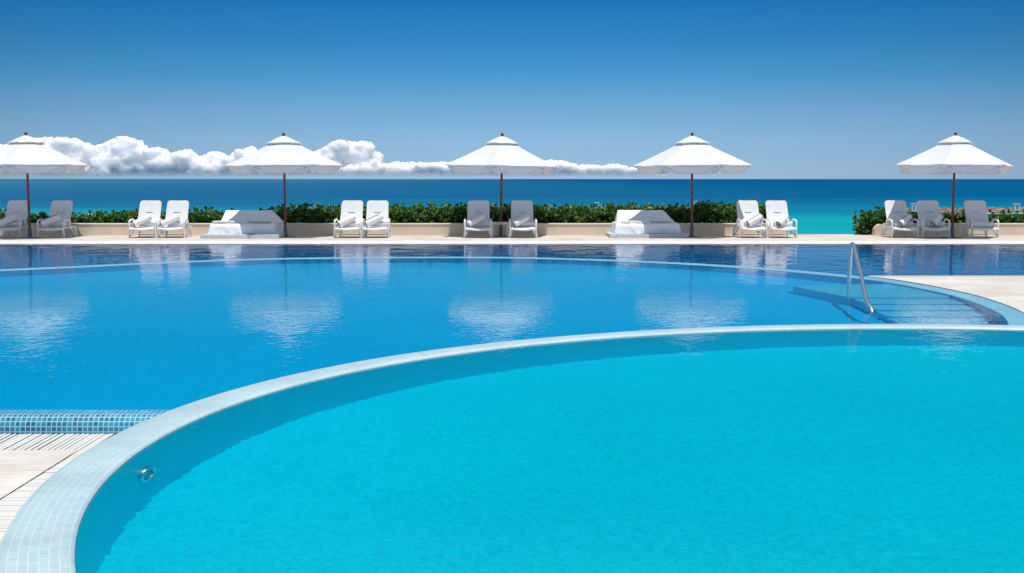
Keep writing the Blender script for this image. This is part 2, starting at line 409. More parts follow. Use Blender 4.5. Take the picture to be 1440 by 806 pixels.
w = bpy.data.worlds.new('World'); sc.world = w; w.use_nodes = True
nt = w.node_tree; bg = nt.nodes['Background']
sky = nt.nodes.new('ShaderNodeTexSky'); sky.sky_type = 'NISHITA'; sky.sun_disc = False
sky.sun_elevation = elev; sky.sun_rotation = azim; sky.altitude = 0.0; sky.air_density = 1.0; sky.dust_density = 0.3; sky.ozone_density = 3.0
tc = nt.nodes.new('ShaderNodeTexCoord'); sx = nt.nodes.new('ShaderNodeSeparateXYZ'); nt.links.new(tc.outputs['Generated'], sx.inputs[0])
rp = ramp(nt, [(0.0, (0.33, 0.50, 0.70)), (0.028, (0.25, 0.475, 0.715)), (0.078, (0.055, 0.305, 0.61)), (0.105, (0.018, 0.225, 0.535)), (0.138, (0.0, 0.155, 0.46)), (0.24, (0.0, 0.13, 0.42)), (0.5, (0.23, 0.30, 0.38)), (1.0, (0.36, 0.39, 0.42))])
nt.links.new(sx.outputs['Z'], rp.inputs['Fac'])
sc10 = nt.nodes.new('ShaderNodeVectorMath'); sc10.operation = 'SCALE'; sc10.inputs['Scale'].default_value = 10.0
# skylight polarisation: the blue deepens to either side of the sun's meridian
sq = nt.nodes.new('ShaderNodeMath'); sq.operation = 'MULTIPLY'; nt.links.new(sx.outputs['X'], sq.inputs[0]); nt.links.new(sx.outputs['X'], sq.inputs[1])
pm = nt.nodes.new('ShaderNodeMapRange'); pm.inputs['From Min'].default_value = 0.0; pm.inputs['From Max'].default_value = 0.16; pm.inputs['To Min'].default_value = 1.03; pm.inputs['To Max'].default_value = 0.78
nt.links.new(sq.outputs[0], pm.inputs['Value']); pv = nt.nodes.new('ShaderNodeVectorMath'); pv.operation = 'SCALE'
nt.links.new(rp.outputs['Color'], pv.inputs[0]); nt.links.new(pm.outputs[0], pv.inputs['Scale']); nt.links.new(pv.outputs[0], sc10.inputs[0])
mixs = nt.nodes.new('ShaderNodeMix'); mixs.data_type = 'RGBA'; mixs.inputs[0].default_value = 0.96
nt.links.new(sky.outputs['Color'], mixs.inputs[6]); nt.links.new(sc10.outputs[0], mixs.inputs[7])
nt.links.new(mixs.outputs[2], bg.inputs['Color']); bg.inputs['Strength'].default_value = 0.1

sc.view_settings.view_transform = 'Standard'; sc.view_settings.look = 'None'; sc.view_settings.exposure = 0.0; sc.view_settings.gamma = 1.0
sc.cycles.use_denoising = True; sc.cycles.sample_clamp_indirect = 4.0; sc.cycles.max_bounces = 12; sc.cycles.diffuse_bounces = 6
sc.cycles.transparent_max_bounces = 24; sc.cycles.caustics_reflective = False

# ------------------------------------------------------------------ sea, beach, surf
SEA_Z = -7.0
m = MB()
ys = [90, 150, 250, 500, 1000, 3000, 10000, 40000]
xs = [-40000, -6000, -800, 0, 800, 6000, 40000]
m.add([(x, y, SEA_Z) for y in ys for x in xs], [(j * 7 + i, j * 7 + i + 1, (j + 1) * 7 + i + 1, (j + 1) * 7 + i) for j in range(7) for i in range(6)])
tag(m.build('sea', M['sea']), 'turquoise to deep blue sea reaching the horizon behind the hedge', kind='structure')
m = MB(); m.add([(-400, 37.95, -6.2), (400, 37.95, -6.2), (400, 70, -6.4), (-400, 70, -6.4), (400, 130, -7.6), (-400, 130, -7.6)], [(0, 1, 2, 3), (3, 2, 4, 5)])
tag(m.build('beach', M['sand']), 'strip of pale sand below the pool terrace', kind='structure')
m = MB()
for (x0, x1, y) in ((-106, -99, 296), (-98.5, -97, 300), (-91, -89, 296), (-86, -85, 296), (-79, -78, 292)):
    pts = []; k = 10
    for i in range(k + 1):
        t = i / k; pts.append((x0 + (x1 - x0) * t, y + math.sin(t * 5) * 1.5, SEA_Z + 0.05 + 0.25 * math.sin(PI * t) * random.uniform(0.7, 1.1)))
    m.tube(pts, [0.25] + [0.4 + random.random() * 0.25] * (k - 1) + [0.25], 6, flat=0.6)
xx = 98.0
while xx < 150:
    ln = random.uniform(3, 8); m.tube([(xx, 318, SEA_Z + 0.05), (xx + ln / 2, 317.5, SEA_Z + 0.15), (xx + ln, 318, SEA_Z + 0.05)], [0.15, 0.32, 0.15], 6, flat=0.6); xx += ln + random.uniform(0.2, 2)
tag(m.build('sea_foam', M['foam'], smooth=True), 'white surf breaking in short lines beyond the hedge', kind='stuff')

# ------------------------------------------------------------------ clouds
CD = 9000.0; PX = CD / 1820
outline = [(-70, 214), (-20, 206), (0, 205), (20, 208), (45, 196), (75, 194), (100, 195), (122, 199), (140, 208), (158, 201), (178, 192), (195, 197), (210, 212), (224, 208), (236, 213), (244, 221), (258, 212), (270, 211), (283, 222), (305, 213), (316, 216), (327, 222), (345, 209), (370, 214), (400, 214), (440, 216), (456, 211), (470, 203), (485, 198), (500, 201), (517, 199), (527, 208), (526, 219), (530, 230), (545, 232), (560, 228), (580, 230), (628, 229), (660, 228), (700, 226), (740, 227), (782, 227), (798, 228), (812, 235), (822, 232), (842, 234), (864, 231), (878, 234), (892, 237), (910, 241), (935, 246), (950, 249)]
ox = [p[0] for p in outline]; oy = [p[1] for p in outline]
def cloud(name, xa, xb, label, seed):
    rs = random.Random(seed); m = MB()
    ico = bmesh.new(); bmesh.ops.create_icosphere(ico, subdivisions=3, radius=1.0); ico.verts.index_update()
    iv = [v.co.copy() for v in ico.verts]; ifc = [[v.index for v in f.verts] for f in ico.faces]; ico.free()
    puffs = []; x = xa
    while x < xb:
        top = np.interp(x, ox, oy); h = 250 - top
        r = min(rs.uniform(5.5, 10), h * 0.45 + 0.6); puffs.append((x, top + r * 0.92, r, rs.uniform(-14, 0)))
        yy = top + r * 1.6
        while yy < 247:
            r2 = min(rs.uniform(7, 13), h * 0.5 + 1); puffs.append((x + rs.uniform(-4, 4), yy + rs.uniform(0, 4), r2, rs.uniform(-8, 12) - (yy - top) * 0.25)); yy += r2 * 0.9
        x += max(2.2, r * 0.62)
    for (px, py, r, dz) in puffs:
        if py + r * 0.5 > 250: py = 250 - r * 0.5
        c = Vector(((px - 720) * PX, CD + dz * PX * 1.6, (251.5 - py) * PX + CZ)); rr = r * PX
        sd = Vector((rs.uniform(-90, 90), rs.uniform(-90, 90), rs.uniform(-90, 90)))
        vs = []
        for v in iv:
            q = (c + v * rr) / 46.0
            d = 1.0 + 0.30 * (noise.fractal(v * 1.6 + sd, 1.0, 2.1, 3)) + 0.16 * (0.5 - abs(noise.noise(q * 1.0))) + 0.10 * (0.4 - abs(noise.noise(q * 2.6)))
            p = c + Vector((v.x * 1.12, v.y, v.z * 0.95)) * rr * d
            if p.z < 4: p.z = 4 + (p.z - 4) * 0.05
            vs.append(p)
        m.add(vs, ifc)
    o = m.build(name, M['cloud'], smooth=True)
    rm = o.modifiers.new('fuse', 'REMESH'); rm.mode = 'VOXEL'; rm.voxel_size = 7.0; rm.use_smooth_shade = True
    tag(o, label, kind='stuff')
cloud('clouds', -60, 950, 'low bank of white cumulus clouds along the sea horizon', 3)

# ------------------------------------------------------------------ pools
NC = (4.265, 7.61); NRO = 6.85; NRI = 6.51           # round pool: centre, outer and inner rim radius
DEPTH = 1.34
def circ(r, a0, a1, n): return [(NC[0] + r * math.cos(R(a0 + (a1 - a0) * i / n)), NC[1] + r * math.sin(R(a0 + (a1 - a0) * i / n))) for i in range(n + 1)]
full = circ(NRI, 0, 360, 240)[:-1]
rp_ = empty('swimming_pool', (NC[0], NC[1], 0))
tag(rp_, 'round turquoise swimming pool with pale mosaic rim filling the front of the scene', 'pool')
def local(o, par):
    o.data.transform(Matrix.Translation(-Vector(par.location))); o.parent = par; return o
def recv(o): o.cycles.is_caustics_receiver = True; return o
recv(local(sheet('basin_floor', [full], -DEPTH, M['floor_turq']), rp_))
mb = MB(); sweep(mb, full, [(0.0, -DEPTH), (0.0, -0.055)], closed=True); recv(local(mb.build('basin_wall', M['wall_turq'], smooth=True), rp_))
mb = MB(); sweep(mb, full, [(0.0, -0.055), (0.0, -0.012), (-0.006, 0.004), (-0.02, 0.016), (-0.05, 0.022), (-0.26, 0.024), (-0.30, 0.018), (-0.325, 0.004), (-0.34, -0.02), (-0.345, -0.4)], closed=True)
recv(local(mb.build('rim', M['rim_pale'], smooth=True), rp_))
# underwater lamp fitting set in the wall
lt = empty('pool_light', (0, 0, 0)); lt.parent = rp_
ang = R(178.3); lc = Vector((NRI * math.cos(ang), NRI * math.sin(ang), -0.67)); inn = Vector((-math.cos(ang), -math.sin(ang), 0)); tg = Vector((-inn.y, inn.x, 0)); zz = Vector((0, 0, 1))
m = MB()
def ring(m, r, t, off, n=28):
    pts = [lc + inn * off + (tg * math.cos(2 * PI * k / n) + zz * math.sin(2 * PI * k / n)) * r for k in range(n + 1)]
    m.tube(pts, t, 8, cap=False)
ring(m, 0.125, 0.02, 0.006)
recv(m.build('trim_ring', M['steel'], lt, smooth=True))
m = MB(); m.add([lc + inn * 0.012] + [lc + inn * 0.006 + (tg * math.cos(2 * PI * k / 28) + zz * math.sin(2 * PI * k / 28)) * 0.125 for k in range(28)], [(0, 1 + k, 1 + (k + 1) % 28) for k in range(28)])
recv(m.build('lens', simple('lamp_lens', (0.02, 0.42, 0.52), 0.2), lt, smooth=True))

# middle pool
inner_pts = [(-12.5, 9.0), (-12.6, 14), (-12.2, 18), (-11.0, 21), (-9.15, 23.0), (-8.15, 23.85), (-7.1, 24.85), (-5.95, 25.72), (-4.65, 26.42), (-2.37, 26.79), (-0.3, 26.79), (1.12, 26.31), (2.45, 25.52), (3.66, 24.47), (4.72, 23.15), (5.2, 22.3), (5.62, 21.5), (5.92, 20.73), (6.12, 19.44), (6.20, 18.13), (6.10, 16.7), (5.92, 15.6), (5.66, 14.7), (5.47, 14.2)]
path = [(p.x, p.y) for p in catmull([(a, b, 0) for a, b in inner_pts], 8)]
def offset(path, d):
    out = []
    for i in range(len(path)):
        a = Vector(path[max(i - 1, 0)]); b = Vector(path[min(i + 1, len(path) - 1)]); t = (b - a).normalized()
        out.append((path[i][0] - t.y * d, path[i][1] + t.x * d))
    return out
EDGE_Y = 9.10
arc_in = circ(NRO - 0.12, 79.6, 167.5, 60)
mid_out = [p for p in path] + arc_in + [(-2.45, EDGE_Y), (-12.5, EDGE_Y)]
mp_ = empty('swimming_pool', (-1.0, 17.5, 0))
tag(mp_, 'azure freeform swimming pool between the dark back pool and the round front pool', 'pool')
recv(local(sheet('basin_floor', [mid_out], -DEPTH, M['floor_blue']), mp_))
mb = MB(); sweep(mb, path, [(0, -DEPTH), (0, -0.05)]); sweep(mb, [(-2.36, EDGE_Y), (-12.6, EDGE_Y)], [(0, -DEPTH), (0, -0.05)])
recv(local(mb.build('basin_wall', M['wall_blue'], smooth=True), mp_))
mb = MB(); sweep(mb, path, [(0, -0.05), (0, -0.004), (0.012, 0.004), (0.04, 0.008), (0.29, 0.010), (0.318, 0.003), (0.33, -0.02), (0.33, -DEPTH)])
recv(local(mb.build('rim', M['rim_blue'], smooth=True), mp_))
prof = [(0, -0.05), (0, -0.003), (0.01, 0.003), (0.04, 0.005)] + [(0.17 + 0.075 * math.sin(a), -0.07 + 0.075 * math.cos(a)) for a in [R(10 * k) for k in range(0, 10)]] + [(0.246, -0.125)]
prof = [(0, -0.05), (0, -0.003), (0.008, 0.003)] + [(0.02 + 0.13 * k / 3, 0.0045 - 0.001 * k) for k in range(4)] + [(0.15 + 0.09 * math.sin(R(a)), -0.0885 + 0.09 * math.cos(R(a))) for a in range(10, 91, 10)] + [(0.24, -0.30)]
mb = MB(); sweep(mb, [(-12.6, EDGE_Y), (-9, EDGE_Y), (-6, EDGE_Y), (-4, EDGE_Y), (-2.33, EDGE_Y)][::-1], prof)
recv(local(mb.build('overflow_edge', M['edge_blue'], smooth=True), mp_))
# shelf and steps under the water
def prism(m, poly, z0, z1):
    n = len(poly); m.add([(x, y, z1) for x, y in poly] + [(x, y, z0) for x, y in poly], [tuple(range(n))] + [(i + n, (i + 1) % n + n, (i + 1) % n, i) for i in range(n)],
        [[(x, y) for x, y in poly]] + [[(0, 0), (1, 0), (1, 1), (0, 1)]] * n)
def clipx(y): return 4.75 + (18.1 - y) * -0.0
mb = MB(); prism(mb, [(4.36, 20.0), (4.76, 18.14), (6.25, 18.10), (6.22, 19.0), (6.02, 20.45), (5.2, 20.35)][::1], -DEPTH, -0.25)
recv(local(mb.build('entry_shelf', M['shelf_blue']), mp_))
for i, (ya, yb, z) in enumerate(((17.42, 18.13, -0.42), (16.80, 17.42, -0.59), (16.20, 16.80, -0.76), (15.6, 16.20, -0.93))):
    mb = MB(); xr = {0: 6.2, 1: 6.16, 2: 6.08, 3: 6.0}[i]
    prism(mb, [(4.80 - 0.03 * i, ya), (xr, ya), (xr + 0.06, yb - 0.002), (4.80 - 0.03 * i, yb - 0.002)], -DEPTH, z)
    recv(local(mb.build('step', M['shelf_blue']), mp_))

# back pool
outer = offset(path, 0.31)
up = [p for p in outer if not (p[0] > 0 and p[1] < 21.62)]
BACK_Y = 32.5
far_out = [(-30, BACK_Y), (-30, 9.1), (-12.9, 9.1)] + up + [(6.0, 21.62), (30, 21.62), (30, BACK_Y)]
fp_ = empty('swimming_pool', (0, 29, 0))
tag(fp_, 'dark blue swimming pool along the far terrace mirroring the loungers', 'pool')
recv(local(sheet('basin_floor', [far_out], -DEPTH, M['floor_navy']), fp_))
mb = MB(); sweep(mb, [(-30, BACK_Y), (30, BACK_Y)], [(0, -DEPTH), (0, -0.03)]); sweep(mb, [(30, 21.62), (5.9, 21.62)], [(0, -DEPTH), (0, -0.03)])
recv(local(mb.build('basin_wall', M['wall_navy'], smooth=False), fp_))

def water(name, outline, mat, label):
    o = sheet(name, [outline], 0.0, mat)
    for p in o.data.polygons: p.use_smooth = True
    o.cycles.is_caustics_caster = True
    return tag(o, label, kind='structure')
water('pool_water', circ(NRI + 0.004, 0, 360, 240)[:-1], M['water_near'], 'clear turquoise water of the round front pool')
mw = offset(path, 0.006); 
water('pool_water', mw + circ(NRO + 0.003, 80, 167.6, 60) + [(-2.4, EDGE_Y + 0.003 - 0.01), (-12.5, EDGE_Y - 0.007)], M['water_mid'], 'calm azure water of the middle pool')
up2 = [p for p in offset(path, 0.322) if not (p[0] > 0 and p[1] < 21.62)]
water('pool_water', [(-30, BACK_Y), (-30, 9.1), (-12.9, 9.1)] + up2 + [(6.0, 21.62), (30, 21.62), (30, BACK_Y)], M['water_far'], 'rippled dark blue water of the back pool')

# decks
DZ = 0.02
m = MB()
m.add([(-40, 33.9, DZ), (40, 33.9, DZ), (40, 37.9, DZ), (-40, 37.9, DZ), (40, 37.9, -7.0), (-40, 37.9, -7.0)], [(0, 1, 2, 3), (3, 2, 4, 5)])
tag(m.build('far_terrace_deck', M['deck']), 'pale stone terrace carrying loungers and parasols', kind='structure')
m = MB(); m.add([(-40, BACK_Y, -0.028), (40, BACK_Y, -0.028), (40, BACK_Y, DZ - 0.006), (-40, BACK_Y, DZ - 0.006), (40, BACK_Y + 0.012, DZ), (-40, BACK_Y + 0.012, DZ), (40, 33.9, DZ), (-40, 33.9, DZ)], [(0, 1, 2, 3), (3, 2, 4, 5), (5, 4, 6, 7)])
tag(m.build('pool_coping', M['deck_edge']), 'white stone coping along the far pool edge', kind='structure')
low = [p for p in offset(path, 0.285) if p[0] > 0 and p[1] < 21.62 and math.hypot(p[0] - NC[0], p[1] - NC[1]) > NRO - 0.04]
la = math.degrees(math.atan2(low[-1][1] - NC[1], low[-1][0] - NC[0]))
isl = [(30, 21.62), (30, -2)] + circ(NRO - 0.04, -30, la - 0.4, 80) + low[::-1] + [(6.0, 21.62)]
tag(sheet('side_deck', [isl], DZ, M['deck_light']), 'pale stone deck between the back pool and the round pool', kind='structure')
m = MB(); m.add([(5.98, 21.622, -0.028), (30, 21.622, -0.028), (30, 21.622, DZ + 0.001), (5.98, 21.622, DZ + 0.001), (30, 21.45, DZ + 0.004), (6.06, 21.45, DZ + 0.004)], [(1, 0, 3, 2), (2, 3, 5, 4)])
tag(m.build('side_coping', M['deck_edge']), 'white stone coping edging the side deck', kind='structure')
LZ = -0.12
GX0, GX1, GY0, GY1 = -2.82, -2.30, 8.31, 8.855
tag(sheet('lower_deck', [[(-30, -6), (GX0 - 0.005, -6), (GX0 - 0.005, GY0 - 0.005), (-30, GY0 - 0.005)]], LZ, M['deck_light']), 'pale stone lower deck in the bottom left corner', kind='structure')
tag(sheet('front_deck', [[(GX1 + 0.005, -6), (30, -6), (30, -2.0)] + circ(NRO - 0.05, -30, -164.5, 80)], LZ, M['deck_light']), 'pale stone deck beside the round pool rim', kind='structure')
ca = [p for p in circ(NRO - 0.04, 165, 215, 60)]
ca = [p for p in ca if p[1] < GY1 + 0.1 and p[1] > 3.2]
tag(sheet('drain_channel', [[(-30, GY0 - 0.3), (GX0 - 0.3, GY0 - 0.3), (GX0 - 0.3, 3.2)] + ca[::-1] + [(ca[0][0], GY1 + 0.1), (-30, GY1 + 0.1)]], LZ - 0.10, M['channel']), 'dark drain channel under the grates', kind='structure')
def circ_x(y, r=NRO - 0.06): 
    d = r * r - (y - NC[1]) ** 2
    return NC[0] - math.sqrt(d) if d > 0 else 99
m = MB(); x = -12.0
while x < -2.0:
    wdt = 0.026 + random.uniform(-0.004, 0.004)
    y1 = GY1 - 0.004; 
    if x + wdt < circ_x(8.6): m.box(x, x + wdt, GY0 + 0.004, y1, LZ - 0.03, LZ + random.uniform(-0.002, 0.001), bev=0.002)
    x += wdt + random.choice([0.006, 0.008, 0.012, 0.015])
tag(m.build('drain_grate', M['grate']), 'white slatted drain grate below the mosaic overflow edge', 'drain grate')
m = MB(); y = 2.0
while y < GY0 - 0.02:
    wdt = 0.05 + random.uniform(-0.004, 0.004); x1 = min(GX1 - 0.004, circ_x(y))
    if x1 > GX0 + 0.03: m.box(GX0 + 0.004, x1, y, y + wdt, LZ - 0.03, LZ + random.uniform(-0.002, 0.001), bev=0.002)
    y += wdt + random.choice([0.006, 0.008, 0.010])
tag(m.build('drain_grate', M['grate']), 'white drain grate with crosswise slats beside the round pool rim', 'drain grate')

# handrail
hr = empty('handrail', (4.70, 18.05, -0.25)); tag(hr, 'polished steel handrail slanting down over the pool steps', 'handrail')
def hp(x, y, z): return (x - 4.70, y - 18.05, z + 0.25)
m = MB(); m.tube([hp(4.70, 18.05, -0.25), hp(4.715, 18.05, 0.3), hp(4.728, 18.05, 0.66), hp(4.731, 18.04, 0.71), hp(4.735, 18.01, 0.735), hp(4.738, 17.97, 0.735)], 0.028, 12)
recv(m.build('post', M['steel'], hr, smooth=True, angle=50))
m = MB(); m.tube([hp(4.738, 17.97, 0.735), hp(4.735, 17.92, 0.718), hp(4.60, 17.0, 0.37), hp(4.485, 16.32, 0.11), hp(4.475, 16.2, 0.065), hp(4.48, 16.08, 0.03), hp(4.50, 15.95, -0.1), hp(4.50, 15.95, -0.9)], 0.028, 12)
recv(m.build('grab_tube', M['steel'], hr, smooth=True, angle=50))

# ------------------------------------------------------------------ planters and hedges
WZ = 0.365; WY = 37.08; WB = 37.34
m = MB(); m.box(-40, 7.92, WY, WB, DZ, WZ - 0.03)
lw = empty('planter_wall', (-8, 37.2, DZ)); tag(lw, 'long low beige stucco wall under the hedge behind most loungers', 'wall')
local(m.build('wall_face', M['stucco']), lw)
m = MB(); m.box(-40, 7.94, WY - 0.02, WB + 0.02, WZ - 0.03, WZ, bev=0.006); local(m.build('wall_cap', M['coping']), lw)
m = MB()
pr = [(10.38, DZ), (10.40, 0.20), (10.45, 0.29), (10.55, 0.345), (10.68, WZ - 0.03), (40, WZ - 0.03), (40, DZ)]
m.add([(x, WY, z) for x, z in pr] + [(x, WB, z) for x, z in pr], [tuple(range(7))] + [tuple(range(13, 6, -1))] + [(i, i + 7, (i + 1) % 7 + 7, (i + 1) % 7) for i in range(7)])
rw = empty('planter_wall', (20, 37.2, DZ)); tag(rw, 'low beige stucco wall with rounded end behind the three rightmost loungers', 'wall')
local(m.build('wall_face', M['stucco']), rw)
m = MB(); m.box(10.70, 40, WY - 0.02, WB + 0.02, WZ - 0.03, WZ, bev=0.006); local(m.build('wall_cap', M['coping']), rw)

def hedge(name, x0, x1, top, label, per_m, y0=37.38, y1=38.9, zbot=0.28, droop=None):
    """rosettes of broad leaves on short shoots, denser towards the top"""
    vs = []; fs = []
    n = int((x1 - x0) * per_m)
    X = rng.uniform(x0, x1, n); Y = rng.uniform(y0, y1, n); U = rng.random(n)
    for i in range(n):
        x = X[i]; y = Y[i]
        lump = 0.10 * noise.noise(Vector((x * 1.1, y * 1.3, 3.3))) + 0.07 * noise.noise(Vector((x * 3.4, y * 3, 8.1)))
        zt = np.interp(x, top[0], top[1]) + lump - 0.05
        zb = zbot if droop is None else np.interp(x, droop[0], droop[1])
        z = zb + (zt - zb) * (1 - (U[i] ** 1.2) * 0.95)
        if U[i] < 0.05: z += random.uniform(0.0, 0.13)
        if noise.noise(Vector((x * 2.1, z * 5, y * 2))) < -0.6: continue
        ax = Vector((random.gauss(0, 0.35), random.gauss(0, 0.35) - 0.2, 1)).normalized()
        k = random.randint(6, 9); ph = random.random() * 6.28; ln = random.uniform(0.07, 0.125)
        e1 = ax.orthogonal().normalized(); e2 = ax.cross(e1)
        for q in range(k):
            a = ph + q * 2.4; til = random.uniform(0.15, 1.2)
            d = (ax * math.cos(til) + (e1 * math.cos(a) + e2 * math.sin(a)) * math.sin(til)).normalized()
            sd = d.cross(ax); 
            if sd.length < 1e-3: continue
            sd.normalize(); nn = sd.cross(d); wd = ln * random.uniform(0.22, 0.32)
            c = Vector((x, y, z)) + d * 0.012; b = len(vs)
            vs += [c, c + d * ln * 0.35 + sd * wd - nn * 0.008, c + d * ln * 0.78 + sd * wd * 0.9 - nn * 0.012, c + d * ln - nn * 0.016, c + d * ln * 0.78 - sd * wd * 0.9 - nn * 0.012, c + d * ln * 0.35 - sd * wd - nn * 0.008]
            fs += [(b, b + 1, b + 2, b + 3), (b, b + 3, b + 4, b + 5)]
    m = MB(); m.add(vs, fs); o = m.build(name, M['leaf']); tag(o, label, 'hedge')
    return o
def ztop(py, D=37.8): return CZ - (py - 251.5) * D / 1820
tl = [(0, 304), (60, 306), (110, 305), (160, 302), (200, 301), (270, 299), (300, 301), (325, 306), (345, 308), (400, 295), (440, 293), (470, 296), (560, 293), (600, 294), (650, 292), (700, 294), (760, 292), (800, 294), (840, 295), (870, 293), (930, 294), (960, 291), (1000, 290), (1030, 289), (1080, 289), (1095, 292)]
hx = [(p[0] - 720) * 37.6 / 1820 for p in tl]; hz = [ztop(p[1]) for p in tl]
hedge('hedge', -19.5, 7.75, (hx, hz), 'long dark green broad-leaved hedge on the planter wall', 430)
tr_ = [(1205, 306), (1215, 300), (1228, 297), (1250, 300), (1290, 301), (1330, 303), (1380, 303), (1440, 303), (1500, 303)]
dr = [(1205, 322), (1216, 324), (1235, 318), (1245, 312)]
hedge('hedge', 10.05, 18.5, ([(p[0] - 720) * 37.8 / 1820 for p in tr_], [ztop(p[1]) for p in tr_]), 'short green hedge behind the three rightmost loungers, spilling past the wall end', 300, y0=37.4, y1=38.3,
      droop=([(p[0] - 720) * 37.8 / 1820 for p in dr], [-0.15, -0.1, 0.1, 0.27]))
for (a, b) in ((-40, 7.9), (10.6, 40)):
    m = MB(); m.box(a, b, WB + 0.025, 38.95, -0.3, 0.30, bev=0.01)
    tag(m.build('planting_soil', M['soil']), 'dark soil bed under the hedge', kind='structure')

# ------------------------------------------------------------------ parasols
def hexpt(k, r): a = R(60 * k); return (r * math.sin(a), -r * math.cos(a))
def make_parasol():
    root = empty('parasol', (0, 0, 0))
    RC = 1.64; ZR = 1.99; ZA = 2.80; VAL = 0.225
    # canopy: six sagging panels, each with a scalloped valance
    def panel(m, k, r_in, r_out, z_in, z_out, sag, nr=8, ns=12, val=0.0, notch=True, dome=0.0):
        a = Vector(hexpt(k, 1.0) + (0,)); b = Vector(hexpt(k + 1, 1.0) + (0,)); vs = []; fs = []
        rows = []
        for i in range(nr + 1):
            t = i / nr; row = []
            for j in range(ns + 1):
                u = j / ns; q = a.lerp(b, u); r = r_in + (r_out - r_in) * t
                bow = 1.0 - 0.035 * 4 * u * (1 - u) * t
                z = z_in + (z_out - z_in) * (t ** 0.93) - sag * 4 * u * (1 - u) * math.sin(PI * min(1, t * 0.9)) + 0.012 * noise.noise(Vector((q.x * 3 * r, q.y * 3 * r, k * 2.0)))
                z += dome * (1 - t) * 0
                row.append(Vector((q.x * r * bow, q.y * r * bow, z)))
            rows.append(row)
        if val > 0:
            nv = 5; mid = (a + b).normalized()
            for i in range(1, nv + 1):
                row = []
                for j in range(ns + 1):
                    u = j / ns; e = rows[nr][j]; edge = min(u, 1 - u)
                    ln = val
                    if notch: ln *= min(1.0, 0.12 + edge / 0.10) * (0.90 + 0.10 * math.sin(PI * u))
                    s = i / nv
                    ca_ = math.atan2(s * val, edge * 1.64 + 1e-4); cd_ = math.hypot(s * val, edge * 1.64)
                    fold = 0.032 * math.sin(ca_ * 15 + k * 1.3) * min(1.0, cd_ / 0.12) * math.exp(-cd_ / 0.4) + 0.014 * noise.noise(Vector((u * 6, s * 2, k * 5.0))) * s
                    swag = 0.02 * math.sin(PI * u) * s
                    side = (0.5 - u) * 0.05 * s * math.exp(-edge * 6)
                    row.append(Vector((e.x, e.y, e.z - ln * s)) + mid * (fold + swag - 0.115 * s) + (b - a).normalized() * side)
                rows.append(row)
        w_ = ns + 1
        for row in rows: vs += row
        for i in range(len(rows) - 1):
            for j in range(ns): fs.append((i * w_ + j, i * w_ + j + 1, (i + 1) * w_ + j + 1, (i + 1) * w_ + j))
        m.add(vs, fs)
    m = MB()
    for k in range(6): panel(m, k, 0.40, RC, 2.585, ZR, 0.035, ns=52, val=VAL)
    m.build('canopy', M['canopy'], root, smooth=True, angle=50)
    m = MB()
    for k in range(6): panel(m, k, 0.05, 0.50, ZA, 2.605, -0.03, nr=5, val=0.05, notch=False, ns=10)
    m.build('vent_cap', M['canopy'], root, smooth=True, angle=50)
    m = MB(); m.tube([(0, 0, 0.02), (0, 0, 2.80)], 0.034, 14); m.build('pole', M['teak'], root, smooth=True, angle=50)
    m = MB(); m.lathe([(0.0, 2.79), (0.035, 2.80), (0.028, 2.815), (0.045, 2.84), (0.048, 2.86), (0.035, 2.885), (0.005, 2.90)], 14); m.build('finial', M['finial'], root, smooth=True)
    for k in range(6):
        x, y = hexpt(k, 1.0); m = MB()
        m.tube([(x * 0.05, y * 0.05, 2.66), (x * 0.8, y * 0.8, 2.335), (x * 1.60, y * 1.60, 1.975)], 0.013, 6)
        m.build('rib', M['teak'], root, smooth=True)
        m = MB(); m.tube([(x * 0.04, y * 0.04, 2.02), (x * 0.8, y * 0.8, 2.32)], 0.010, 6); m.build('strut', M['teak'], root, smooth=True)
    m = MB(); m.lathe([(0.036, 1.95), (0.06, 1.96), (0.06, 2.06), (0.036, 2.07)], 14); m.build('runner', M['teak'], root, smooth=True, angle=40)
    m = MB(); m.lathe([(0.30, 0.0), (0.30, 0.012), (0.07, 0.018), (0.055, 0.05), (0.055, 0.27), (0.035, 0.28)], 20); m.build('base', M['greymetal'], root, smooth=True, angle=40)
    return root
par = make_parasol()
PAR = [(42, 334.2, 0, 'white parasol at the left picture edge between two shaded loungers'),
       (401.5, 333, 36, 'white parasol beside the daybed that has a closed solid platform, left of the middle'),
       (704, 332.5, -10, 'white middle parasol over two shaded loungers and a side table'),
       (973, 333.2, 20, 'white parasol beside the daybed on a slatted platform'),
       (1339, 334, 32, 'white rightmost parasol over three loungers by the rounded wall end')]
for i, (px, py, rot, lab) in enumerate(PAR):
    D = 1.62 * 1820 / (py - 251.5); o = par if i == 0 else copy_tree(par)
    o.location = ((px - 720) / 1820 * D, D, DZ); o.rotation_euler = (random.uniform(-0.014, 0.014), random.uniform(-0.018, 0.018), R(rot))
    tag(o, lab, 'parasol', 'white parasols along the terrace')

